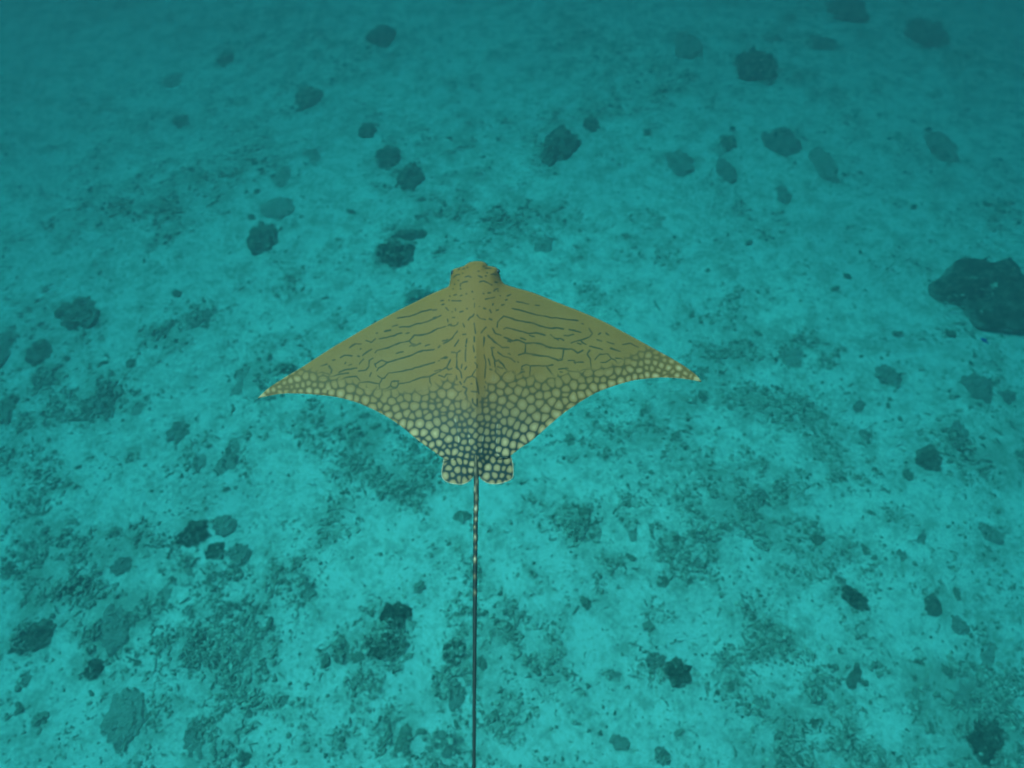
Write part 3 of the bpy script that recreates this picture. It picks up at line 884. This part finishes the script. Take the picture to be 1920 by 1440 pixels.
for _ in range(60):
    du_, dv_ = rd.uniform(40, 330), rd.uniform(575, 735)
    sg = rd.choice([-1, 1])
    u0 = MID + sg * du_
    if dv_ < 560 + 0.42 * du_:
        continue
    L0 = rd.uniform(1.5, 6)
    sl = 0.30 * (1 if sg > 0 else -1) + rd.uniform(-.12, .12)
    FINE.append([(u0 - L0, dv_ - L0 * sl), (u0, dv_ + rd.uniform(-1, 1)), (u0 + L0, dv_ + L0 * sl)])
PALE = []
_L = _K; LINES = PALE
tr(7.2, 780, 740, [(430, 872), (500, 870), (545, 840), (575, 760), (577, 600), (560, 470), (525, 330)], [(1235, 850), (1150, 850), (1095, 800), (1082, 700), (1085, 550), (1095, 400)],
   [(720, 640), (715, 540), (690, 430)], [(880, 800), (900, 640), (915, 520)])
LINES = _L


def seg_dist(u, v, polys, reach=9.0):
    d = np.full(u.shape, 99.0)
    for p in polys:
        p = np.asarray(p)
        lo, hi = p.min(0) - reach, p.max(0) + reach
        m = np.where((u > lo[0]) & (u < hi[0]) & (v > lo[1]) & (v < hi[1]))[0]
        if len(m) == 0:
            continue
        a = np.stack([u[m], v[m]], -1)
        best = np.full(len(m), 99.0)
        for q0, q1 in zip(p[:-1], p[1:]):
            e = q1 - q0
            s = np.clip(((a - q0) @ e) / max(e @ e, 1e-6), 0, 1)
            best = np.minimum(best, np.hypot(*(a - q0 - s[:, None] * e).T))
        d[m] = np.minimum(d[m], best)
    return d


# where the cells begin (above this the lines rule)
CB = np.array([(470, 590), (540, 676), (600, 700), (650, 714), (700, 727), (760, 738), (800, 728), (830, 714), (850, 704), (872, 744), (892, 770), (905, 742), (925, 690), (945, 694), (970, 702), (1000, 706), (1050, 702), (1100, 694), (1150, 684), (1190, 662), (1220, 642), (1320, 630)], float)


def cell_r(u, v):
    """cell radius in pixels"""
    d = np.abs(u - MID)
    r = 6.9 + 1.3 * sstep(50, 120, d) - 2.2 * sstep(170, 330, d) - 1.4 * sstep(300, 420, d)
    r = r - 2.6 * (1 - sstep(18, 60, d)) * sstep(690, 740, v) * (1 - 0.7 * sstep(850, 880, v))
    return np.maximum(r, 3.7)


seeds = []
rs = np.random.RandomState(12)
cand = np.stack([rs.uniform(478, 1320, 34000), rs.uniform(620, 912, 34000)], -1)
inside = cand[:, 1] > np.interp(cand[:, 0], CB[:, 0], CB[:, 1]) - 6
cand = cand[inside]
cr = cell_r(cand[:, 0], cand[:, 1])
HAND = []


def cells_at(scale, ox, oy, pts):
    it_ = [float(q) for q in pts.replace(",", " ").split()]
    for a, b in zip(it_[::2], it_[1::2]):
        HAND.append((ox + a / scale, oy + b / scale))


cells_at(5.54, 640, 600, """85,625 150,610 90,715 245,830 335,835 395,880 330,905 440,830 520,850 470,915 560,925 490,980 590,1000 680,970 640,1070 715,1080 810,1080 770,1165 855,1170
 920,1090 990,1055 975,1180 1080,1130 1135,1080 1135,990 1060,970 1060,930 1020,1285 935,1300 1115,1240 1105,1360 1180,1360 1040,1390 1150,905 1100,860 1145,770 1210,880 1285,880 760,900 680,800 840,730 785,800 870,890
 960,800 550,670 450,660 230,685 300,685 380,770 190,750 270,740 620,820 650,880 470,760 560,760 620,720 700,710 800,970 880,960 940,900 1000,830 1040,770 905,1000 730,1000""")
cells_at(7.2, 780, 740, """110,150 220,90 420,100 485,175 475,280 380,250 380,320 285,370 465,400 190,410 50,400 95,510 265,520 395,470 515,490 450,600 310,650 205,680 120,660 425,760 530,750 645,640 630,550 620,730 700,730
 605,800 690,830 590,900 505,920 675,900 440,980 560,1020 660,1030 730,1020 485,1090 590,1140 500,1185 410,1100 665,490 740,490 805,550 750,640 805,710 805,410 735,360 680,280 775,275 660,120 565,130 540,330 870,320 850,210
 960,310 950,210 1040,150 1040,50 1155,80 1120,190 1040,240 1200,230 1345,240 1440,140 1550,60 1660,120 1560,200 1445,290 1285,360 1180,360 1120,290 1115,430 1365,420 1445,450 1520,350 1590,440 1620,290 1190,490 1265,520 1345,550
 1445,600 1550,560 1320,680 1110,500 1110,620 1200,780 1120,740 1195,640 1040,430 1030,690 950,690 975,610 1050,590 930,770 960,850 1040,880 1135,890 1215,900 1100,980 1190,990 970,970 1260,1010 960,1110 1060,1100 1160,1100
 1250,1120 1130,1180 870,600 870,480 960,500 1040,520 1400,690 370,700 165,590 20,500 390,880 400,930 760,930 860,930 900,900 1020,1175 1210,1170 650,1150 560,600 580,480 600,400 640,400 620,330 880,760 850,680""")
cells_at(4.174, 880, 460, """185,1040 315,1030 410,1080 480,1065 385,1130 440,1150 500,1130 545,1175 480,1205 610,1170 680,1155 560,1240 420,1240 650,1220 365,1300 290,1290 700,1080 750,1125 750,1165 760,1050 815,1085 830,1010 880,1060 885,1100
 940,1050 1000,1050 810,1190 750,1215 880,1170 1045,1060 970,1110 1045,1100 1095,990 1165,990 1120,1030 1215,1000 1115,1080 1190,1060 1245,1040 1295,925 1330,975 1390,960 1340,930 1395,915 1455,920 1480,975 1430,960 1345,1025 1390,1010
 1460,1020 1530,1005 1560,960 1590,990 1640,960 1690,1005 1620,1020 1295,1030 1260,970 1170,900 700,1245 930,1150 530,1100 600,1110 640,1080 560,1030 930,1005 1010,1005 1500,940 1740,1030 1780,1050 1680,1035 1540,1030""")
cells_at(4.5, 480, 460, """50,1265 95,1225 145,1220 200,1195 200,1235 260,1200 255,1232 300,1195 345,1185 395,1180 325,1230 375,1228 440,1165 445,1225 515,1230 575,1230 550,1185 610,1190 660,1180 720,1165 640,1240 715,1245 785,1215 790,1280 845,1290 870,1240
 925,1240 920,1300 990,1305 1030,1255 1085,1305 985,1365 540,1080 600,1055 350,1130 420,1110 290,1150 480,1110 560,1125 240,1160""")
S = np.zeros((0, 2))
for c in HAND:
    if len(S) == 0 or np.min(np.hypot(*(S - c).T)) > 5.0:
        S = np.vstack([S, c])
dS = np.hypot(S[:, None, 0] - S[None, :, 0], S[:, None, 1] - S[None, :, 1]) + 99 * np.eye(len(S))
SR = np.clip(np.sort(dS, 1)[:, :3].mean(1) * 0.5, 4.0, 11.0)
for c, r in zip(cand, cr):
    r = r * rs.choice([0.82, 1.0, 1.0, 1.18])
    if len(S):
        if np.min(np.hypot(S[:, 0] - c[0], (S[:, 1] - c[1]) * 1.05) - (SR + r) * 0.93) < 0:
            continue
    S = np.vstack([S, c]); SR = np.append(SR, r)
print("CELLS", len(S))


def pigment(u, v):
    """line, cell, pale for photograph positions on the ray's back"""
    n = len(u)
    wob_u = u + 2.2 * (fbm(u / 11, v / 11, octaves=2, seed=50) - 0.5)
    wob_v = v + 2.2 * (fbm(u / 11, v / 11, octaves=2, seed=60) - 0.5)
    zone = sstep(-9, 5, v - np.interp(u, CB[:, 0], CB[:, 1]))
    dl = np.minimum(seg_dist(wob_u, wob_v, LINES), seg_dist(u, v, FINE) + 0.15)
    wl_ = 0.80 + 0.55 * (vnoise(u / 14, v / 14, seed=70))
    line = 1 - sstep(wl_ * 0.55, wl_ * 2.0, dl)
    line = line * np.clip(0.70 + 0.5 * vnoise(u / 9, v / 9, seed=71), 0, 1)
    cell = np.zeros(n)
    vor = np.zeros(n)
    idx = np.where(zone > 0.01)[0]
    for c0 in range(0, len(idx), 20000):
        ii = idx[c0:c0 + 20000]
        p = np.stack([wob_u[ii], wob_v[ii]], -1)
        d2 = ((p[:, None, :] - S[None]) ** 2).sum(-1) - SR[None] ** 2
        nn = np.argpartition(d2, 7, axis=1)[:, :7]
        dd = np.take_along_axis(d2, nn, 1)
        o = np.argsort(dd, 1)
        nn = np.take_along_axis(nn, o, 1)
        dd = np.take_along_axis(dd, o, 1)
        a = nn[:, 0]
        acc = np.zeros(len(ii))
        near = np.full(len(ii), 99.0)
        for k in range(1, 7):
            b = nn[:, k]
            L = np.hypot(*(S[a] - S[b]).T)
            e = (dd[:, k] - dd[:, 0]) / (2 * L)
            lo, hi = np.minimum(a, b), np.maximum(a, b)
            hsh = _hash(lo, hi, lo * 0, 5)
            # cells flow together more often towards the fore part
            dropn = hsh < (S[a, 1] < 825) * (0.0 + 0.10 * (1 - sstep(4, 40, 0.5 * (S[a, 1] + S[b, 1]) - np.interp(0.5 * (S[a, 0] + S[b, 0]), CB[:, 0], CB[:, 1]))))
            e = np.where(dropn, 99.0, e)
            near = np.minimum(near, e)
            acc += np.exp(-np.minimum(e, 60) / 1.9)
        soft = -1.9 * np.log(acc + 1e-9)
        w = 0.75 + 0.5 * vnoise(u[ii] / 16, v[ii] / 16, seed=72)
        wide = 0.5 * sstep(845, 880, v[ii])
        vor[ii] = 1 - sstep(-w * 0.6 + wide * 0.5, w * 1.9 + wide, soft)
        cell[ii] = np.clip((soft - 0.2) / 6.2, 0, 1) ** 1.3
    line = np.maximum(line * 0.95 * (1 - 0.85 * zone), vor * zone * (0.74 + 0.26 * sstep(760, 850, v)))
    d = np.abs(u - MID)
    out = 0.38 + 0.50 * sstep(180, 380, d) + 0.55 * sstep(765, 845, v)
    fade = 1 - 0.55 * sstep(230, 400, d)          # markings thin out towards the wing tips
    cell = cell * sstep(-12, 46, v - np.interp(u, CB[:, 0], CB[:, 1])) * np.clip(out, 0, 1.0)
    pale = (1 - sstep(0.3, 1.5, seg_dist(u, v, PALE))) * 0.3
    return np.clip(line * fade, 0, 1), cell, pale


def droop(x):
    s = (x - RAY_MX) / 0.95
    return -0.085 * s * s + 0.03 * s


RAY_MX = float(at(MID, 700, RAY_Z)[0])


def place(u, v, h):
    """photograph position and height above the ray's mid-plane -> world"""
    z = np.full_like(u, RAY_Z) + h
    x, y, t = at(u, v, z)
    for _ in range(6):
        z = RAY_Z + droop(x) + h
        x, y, t = at(u, v, z)
    return np.stack([x, y, z], -1)


NC, NR = 900, 330
seg = np.hypot(*np.diff(FRONT, axis=0).T)
acc = np.concatenate([[0], np.cumsum(seg)])
sa_ = np.linspace(0, acc[-1], NC + 2)[1:-1]
fu = np.interp(sa_, acc, FRONT[:, 0])
fv = np.interp(sa_, acc, FRONT[:, 1])
fu = np.maximum.accumulate(fu + np.arange(NC) * 1e-5)
rv_ = np.interp(fu, np.maximum.accumulate(REAR[:, 0] + np.arange(len(REAR)) * 1e-6), REAR[:, 1])
tt = np.linspace(0, 1, NR) ** 1.0
tt = tt - 0.06 * np.sin(2 * np.pi * tt)
U = np.repeat(fu[None], NR, 0)
V = fv[None] + tt[:, None] * (rv_ - fv)[None]
TT = np.repeat(tt[:, None], NC, 1)


FO = FRONT[::2]
RU, RV = np.maximum.accumulate(REAR[:, 0] + np.arange(len(REAR)) * 1e-6), REAR[:, 1]
FU, FV = np.maximum.accumulate(FRONT[:, 0] + np.arange(len(FRONT)) * 1e-6), FRONT[:, 1]
_l = np.concatenate([[0], np.cumsum(np.hypot(*np.diff(FRONT, axis=0).T))])
FN = np.stack([np.interp(np.linspace(0, _l[-1], 1900), _l, FRONT[:, k]) for k in (0, 1)], -1)


def edge_dist(U, V):
    u, v = U.ravel(), V.ravel()
    out = np.empty(len(u))
    for c in range(0, len(u), 20000):
        out[c:c + 20000] = np.sqrt(((u[c:c + 20000, None] - FO[None, :, 0]) ** 2 + (v[c:c + 20000, None] - FO[None, :, 1]) ** 2).min(1))
    m = np.where(out < 14)[0]
    for c in range(0, len(m), 12000):
        k = m[c:c + 12000]
        out[k] = np.sqrt(((u[k, None] - FN[None, :, 0]) ** 2 + (v[k, None] - FN[None, :, 1]) ** 2).min(1))
    return out.reshape(U.shape)


def top_h(U, V, TT):
    d = np.abs(U - MID)
    de = edge_dist(U, V)
    rvu = np.interp(U, RU, RV)
    fs = np.where((U > 812) & (U < 962), np.interp(U, [812, 962], [549.5, 538.0]), np.interp(U, FU, FV))
    TT = 1 - np.clip((rvu - V) / np.maximum(rvu - fs, 1e-3), 0, 1)
    span = np.maximum(np.interp(U, [483, 700, 890, 1090, 1316], [6, 160, 340, 160, 6]), 8)
    wb = np.exp(-(d / 78) ** 4)
    lead = (1 - wb) * np.clip((V - fs) / span, 0, 1) ** 0.55 + wb * 0.72 * sstep(-45, 190, V - fs)
    prof = 1.75 * lead * (1 - TT) ** 0.95
    wing = 0.007 + 0.056 * np.clip(1 - d / 425, 0, 1) ** 1.2
    trunk = 0.078 * np.exp(-(d / 88) ** 2)
    rr_ = 20 + 14 * sstep(515, 600, V)
    rise = np.sqrt(np.clip(1 - (1 - np.clip(de / rr_, 0, 1)) ** 2, 0, 1))
    head = 0.008 * np.exp(-(d / 40) ** 4) * (1 - sstep(512, 620, V))
    spine = 0.004 * np.exp(-((U - MID) / 5) ** 2) * sstep(600, 660, V)
    groove = -0.003 * np.exp(-((d - 17) / 9) ** 2) * sstep(600, 680, V)
    rip = 0.0035 * np.sin((V - 620 + 0.25 * d) / 6.5) * sstep(70, 120, d) * (1 - sstep(230, 330, d)) * np.sin(np.pi * TT)
    return wing * prof + (trunk + head) * rise * (1 - TT) ** 0.75 + (spine + groove + rip * 0.4) * np.sin(np.pi * TT)


H = top_h(U, V, TT)
TOP = place(U.ravel(), V.ravel(), H.ravel()).reshape(NR, NC, 3)
# underside: same rim, fewer rows
KB = 10
tb = np.linspace(0, 1, KB + 2)[1:-1]
Ub = np.repeat(fu[None], KB, 0)
Vb = fv[None] + tb[:, None] * (rv_ - fv)[None]
Tb = np.repeat(tb[:, None], NC, 1)
Hb = -0.55 * top_h(Ub, Vb, Tb) - 0.002
# the underside lies straight below the back, so build it from the back's footprint
BOT = np.empty((KB, NC, 3))
for k in range(KB):
    j = int(round(np.interp(tb[k], tt, np.arange(NR))))
    BOT[k] = TOP[j]
    BOT[k, :, 2] = TOP[j, :, 2] - H[j] + Hb[k]
verts = [TOP.reshape(-1, 3), BOT.reshape(-1, 3)]
faces = [grid_faces(NR, NC)[:, ::-1]]
it = np.arange(NR * NC).reshape(NR, NC)
ib = NR * NC + np.arange(KB * NC).reshape(KB, NC)
ring = np.vstack([it[:1], ib, it[-1:]])
a = np.stack([ring[:-1, :-1], ring[:-1, 1:], ring[1:, 1:], ring[1:, :-1]], -1).reshape(-1, 4)
faces.append(a)
line, cell, pale = pigment(U.ravel(), V.ravel())
edge_f = (V - fv[None]).ravel()
cell = np.clip(cell * (1 + 0.9 * (1 - sstep(0, 60, (rv_[None] - V).ravel()))), 0, 1)
edge_r = (rv_[None] - V).ravel()
rim = np.maximum((1 - sstep(0.5, 4.5, edge_f)) * 0.22, (1 - sstep(0.3, 2.6, edge_r)) * 0.40)
on_body = (np.abs(U.ravel() - MID) < 66) & (V.ravel() > 700)
rim = np.where(on_body & (edge_f > edge_r), rim * 0.2, rim)
rear = sstep(690, 850, V.ravel()) * (1 - sstep(60, 230, np.abs(U.ravel() - MID))) * 0.95
nb = KB * NC
AT = {"line": [line, np.zeros(nb)], "cell": [cell, np.full(nb, 0.8)], "rim": [rim, np.zeros(nb)], "rear": [rear, np.zeros(nb)], "pale": [pale, np.full(nb, 0.9)]}
count = NR * NC + nb


def add_patch(Vt, Ft, at_):
    global count
    verts.append(Vt); faces.append(Ft + count); count += len(Vt)
    for k in AT:
        AT[k].append(np.broadcast_to(np.asarray(at_.get(k, 0.0), float), (len(Vt),)).copy())


# ---- pelvic fins: rounded paddles just under the disc's rear lobes
for side, outl in ((-1, [(834, 850), (830.5, 866), (828, 880), (828, 893), (833, 901), (842, 905.5), (854, 908), (866, 908.5), (876, 905), (883, 899), (888, 893), (891, 880), (891, 860), (890, 838), (862, 832), (845, 838)]),
                   (1, [(956, 848), (960, 862), (962.6, 874), (962.6, 892), (958, 899), (950, 903), (940, 906.5), (928, 908), (916, 906.5), (907, 902), (900, 895), (895, 880), (893, 860), (894, 838), (920, 830), (944, 836)])):
    o = crom(outl + [outl[0]], 8)[:-1]
    c = np.array([(862.0 if side < 0 else 926.0), 874.0])
    NF, n = 48, len(o)
    rad = np.linspace(0, 1, NF)
    P2 = c[None, None] + rad[:, None, None] * (o - c)[None]
    uu, vv = P2[..., 0].ravel(), P2[..., 1].ravel()
    rr = np.repeat(rad, n)
    h = -0.004 - 0.012 * sstep(875, 835, vv) + 0.010 * (1 - rr ** 2) - 0.0
    h = np.where(vv < 862, np.minimum(h, -0.006), h)
    top = place(uu, vv, h)
    bot = top.copy(); bot[:, 2] -= 0.010 * (1 - rr ** 3) + 0.001
    idx = np.arange(NF * n).reshape(NF, n)
    nx = np.roll(idx, -1, 1)
    ft = np.stack([idx[:-1], nx[:-1], nx[1:], idx[1:]], -1).reshape(-1, 4)
    l_, c_, p_ = pigment(uu, vv)
    er = (1 - rr) * np.hypot(*(P2.reshape(-1, 2) - c).T) / np.maximum(rr, 1e-3)
    fade = sstep(1.0, 4.0, er)
    add_patch(top, ft if side > 0 else ft, {"line": l_ * (0.35 + 0.65 * fade), "cell": c_, "rim": 0.0, "rear": 0.9, "pale": np.maximum((1 - sstep(0.6, 2.6, er)) * 0.35 * (rr > 0.5), 0)})
    add_patch(bot, ft[:, ::-1], {"pale": 0.9})

# ---- whip tail with a tiny dorsal fin at its root
TP = np.array([(892, 848, .2), (892.2, 858, 2.2), (892.4, 870, 3.4), (892.8, 884, 4.2), (893, 905, 4.6), (892.8, 940, 4.8), (892, 965, 4.4), (891.4, 1010, 4.2), (891, 1060, 4.1), (890.6, 1115, 4.0), (890, 1200, 3.7), (889.4, 1300, 3.4), (888.8, 1440, 3.1), (888.2, 1600, 2.6), (887.6, 1800, 2.0)], float)
ts = np.linspace(0, len(TP) - 1, 420)
tq = crom(TP, 40)
tq = tq[np.concatenate([[True], np.hypot(*np.diff(tq[:, :2], axis=0).T) > 0.05])]
tl_ = np.concatenate([[0], np.cumsum(np.hypot(*np.diff(tq[:, :2], axis=0).T))])
tq = np.stack([np.interp(np.linspace(0, tl_[-1], 620), tl_, tq[:, k]) for k in range(3)], -1)
tu, tv, tr_ = tq.T
hh = 0.010 + 0.016 * np.exp(-((tv - 852) / 26) ** 2) - 0.00004 * np.clip(tv - 905, 0, 900)
ctr = place(tu, tv, hh)
_, _, dep = project(ctr[:, 0], ctr[:, 1], ctr[:, 2])
rad = np.maximum(tr_, 0.05) * dep / FPX
K = 14
w = np.arange(K) * 2 * math.pi / K
flat = np.where(tv < 880, 0.9, 1.0)
ring = np.stack([ctr[:, None, 0] + rad[:, None] * np.cos(w)[None], np.repeat(ctr[:, None, 1], K, 1), ctr[:, None, 2] + (rad * flat)[:, None] * np.sin(w)[None]], -1)
idx = np.arange(len(tu) * K).reshape(-1, K)
nx = np.roll(idx, -1, 1)
ft = np.stack([idx[:-1], idx[1:], nx[1:], nx[:-1]], -1).reshape(-1, 4)
vv = np.repeat(tv, K); ww = np.tile(w, len(tu))
blot = np.zeros(len(vv))
for (c, s, ph, k) in ((862, 9, 1.6, .4), (884, 8, 2.2, .5), (905, 8, 1.0, .55), (918, 7, 2.4, .8), (934, 8, 1.2, .5), (955, 7, 1.6, .95), (974, 5, 1.2, .8), (990, 4, 2.2, .6), (1009, 6, 1.7, .8), (1028, 4, 1.0, .55), (1050, 6, 1.8, .8), (1082, 5, 2.0, .45), (1112, 5, 1.5, .55)):
    dw = np.abs((ww - ph + math.pi) % (2 * math.pi) - math.pi)
    blot = np.maximum(blot, k * np.exp(-((vv - c - 5 * (fbm(np.cos(ww) * 2, vv / 7, octaves=2, seed=95) - 0.5)) / s) ** 2 - (dw / 1.0) ** 2))
nn_ = fbm(np.cos(ww) * 1.5 + 4, vv / 9, octaves=3, seed=91)
dark = np.clip(1.0 - 0.95 * blot * (0.5 + nn_), 0, 1)
dark = np.where(vv < 905, dark * (0.78 + 0.22 * sstep(860, 905, vv)), dark)
add_patch(ring.reshape(-1, 3), ft, {"line": dark, "cell": 0.35, "rear": 0.7, "pale": np.clip(1.2 * blot - 0.35, 0, 1)})

VV = np.concatenate(verts)
org = np.array([RAY_MX, float(at(MID, 700, RAY_Z)[1]), RAY_Z - 0.06])
me = mesh_from("eagle_ray", VV - org, np.concatenate(faces))
for k in AT:
    set_attr(me, k, np.concatenate(AT[k]))
ray = link("eagle_ray", me, M_RAY, tuple(org), label="large olive eagle ray with dark ornate lines and cells gliding over the sand", cat="eagle ray")

# ---- eyes on the sides of the head
EV, EF = icosphere(3)
for u, v, s in ((848.2, 511.5, -1), (934.2, 508.5, 1)):
    p = place(np.array([u]), np.array([v]), np.array([0.030]))[0]
    e = EV * np.array([0.0085, 0.0125, 0.0095])
    em = mesh_from("eye", e, EF)
    eye = link("eye", em, M_EYE, tuple(p - org), parent=ray, label="dark glossy eye on the side of the ray's head")

# ------------------------------------------------------------------ a small blue fish by the largest coral head
fx, fy, ftt = (float(q) for q in at(1845, 638, 0.35))
BV, BF = icosphere(3)
b = BV.copy()
b = b * np.array([0.052, 0.014, 0.026])
b[:, 2] *= 1 - 0.35 * np.clip(-b[:, 0] / 0.052, 0, 1)
fish = link("small_fish", mesh_from("small_fish", b, BF), M_FISH, (fx, fy, 0.35), label="tiny deep blue fish just below the largest coral head", cat="fish")
fish.rotation_euler = (0.5, 0, 2.2)
tv_ = np.array([(-0.046, .002, 0), (-0.082, .001, .026), (-0.072, .001, 0), (-0.082, .001, -.026), (-0.046, -.002, 0), (-0.082, -.001, .026), (-0.072, -.001, 0), (-0.082, -.001, -.026)])
tf_ = np.array([(0, 1, 2), (0, 2, 3), (4, 6, 5), (4, 7, 6), (0, 5, 1), (0, 4, 5), (1, 6, 2), (1, 5, 6), (2, 7, 3), (2, 6, 7), (3, 4, 0), (3, 7, 4)])
link("tail_fin", mesh_from("tail_fin", tv_, tf_, False), M_FISH, parent=fish)
dv = np.array([(0.03, .002, .02), (-0.03, .002, .018), (-0.02, .001, .036), (0.01, .001, .034), (0.03, -.002, .02), (-0.03, -.002, .018), (-0.02, -.001, .036), (0.01, -.001, .034)])
df = np.array([(0, 1, 2), (0, 2, 3), (4, 6, 5), (4, 7, 6), (0, 3, 7), (0, 7, 4), (3, 2, 6), (3, 6, 7), (1, 5, 6), (1, 6, 2)])
link("dorsal_fin", mesh_from("dorsal_fin", dv, df, False), M_FISH, parent=fish)

# ------------------------------------------------------------------ the water itself
HB, HT, HW = -1.2, CAM_H + 0.35, 90.0
hv = np.array([(-HW, -HW, HB), (HW, -HW, HB), (HW, HW, HB), (-HW, HW, HB), (-HW, -HW, HT), (HW, -HW, HT), (HW, HW, HT), (-HW, HW, HT)])
hf = np.array([(0, 3, 2, 1), (4, 5, 6, 7), (0, 1, 5, 4), (1, 2, 6, 5), (2, 3, 7, 6), (3, 0, 4, 7)])
mw = bpy.data.materials.new("sea_water")
mw.use_nodes = True
nt = mw.node_tree
nt.nodes.clear()
o_ = nt.nodes.new("ShaderNodeOutputMaterial")
pv = nt.nodes.new("ShaderNodeVolumePrincipled")
DENS = 0.34
SC = (0.0011, 0.0056, 0.0058)          # scattering per metre
AB = (0.300, 0.1455, 0.1395)          # absorption per metre
pv.inputs["Density"].default_value = DENS
pv.inputs["Color"].default_value = (*[s / DENS for s in SC], 1)
pv.inputs["Absorption Color"].default_value = (*[max(0.0, 1 - a / (DENS - s)) ** 2 for a, s in zip(AB, SC)], 1)
pv.inputs["Anisotropy"].default_value = 0.2
nt.links.new(pv.outputs["Volume"], o_.inputs["Volume"])
link("haze", mesh_from("haze", hv, hf, False), mw, label="clear turquoise sea water filling the whole view", kind="stuff")
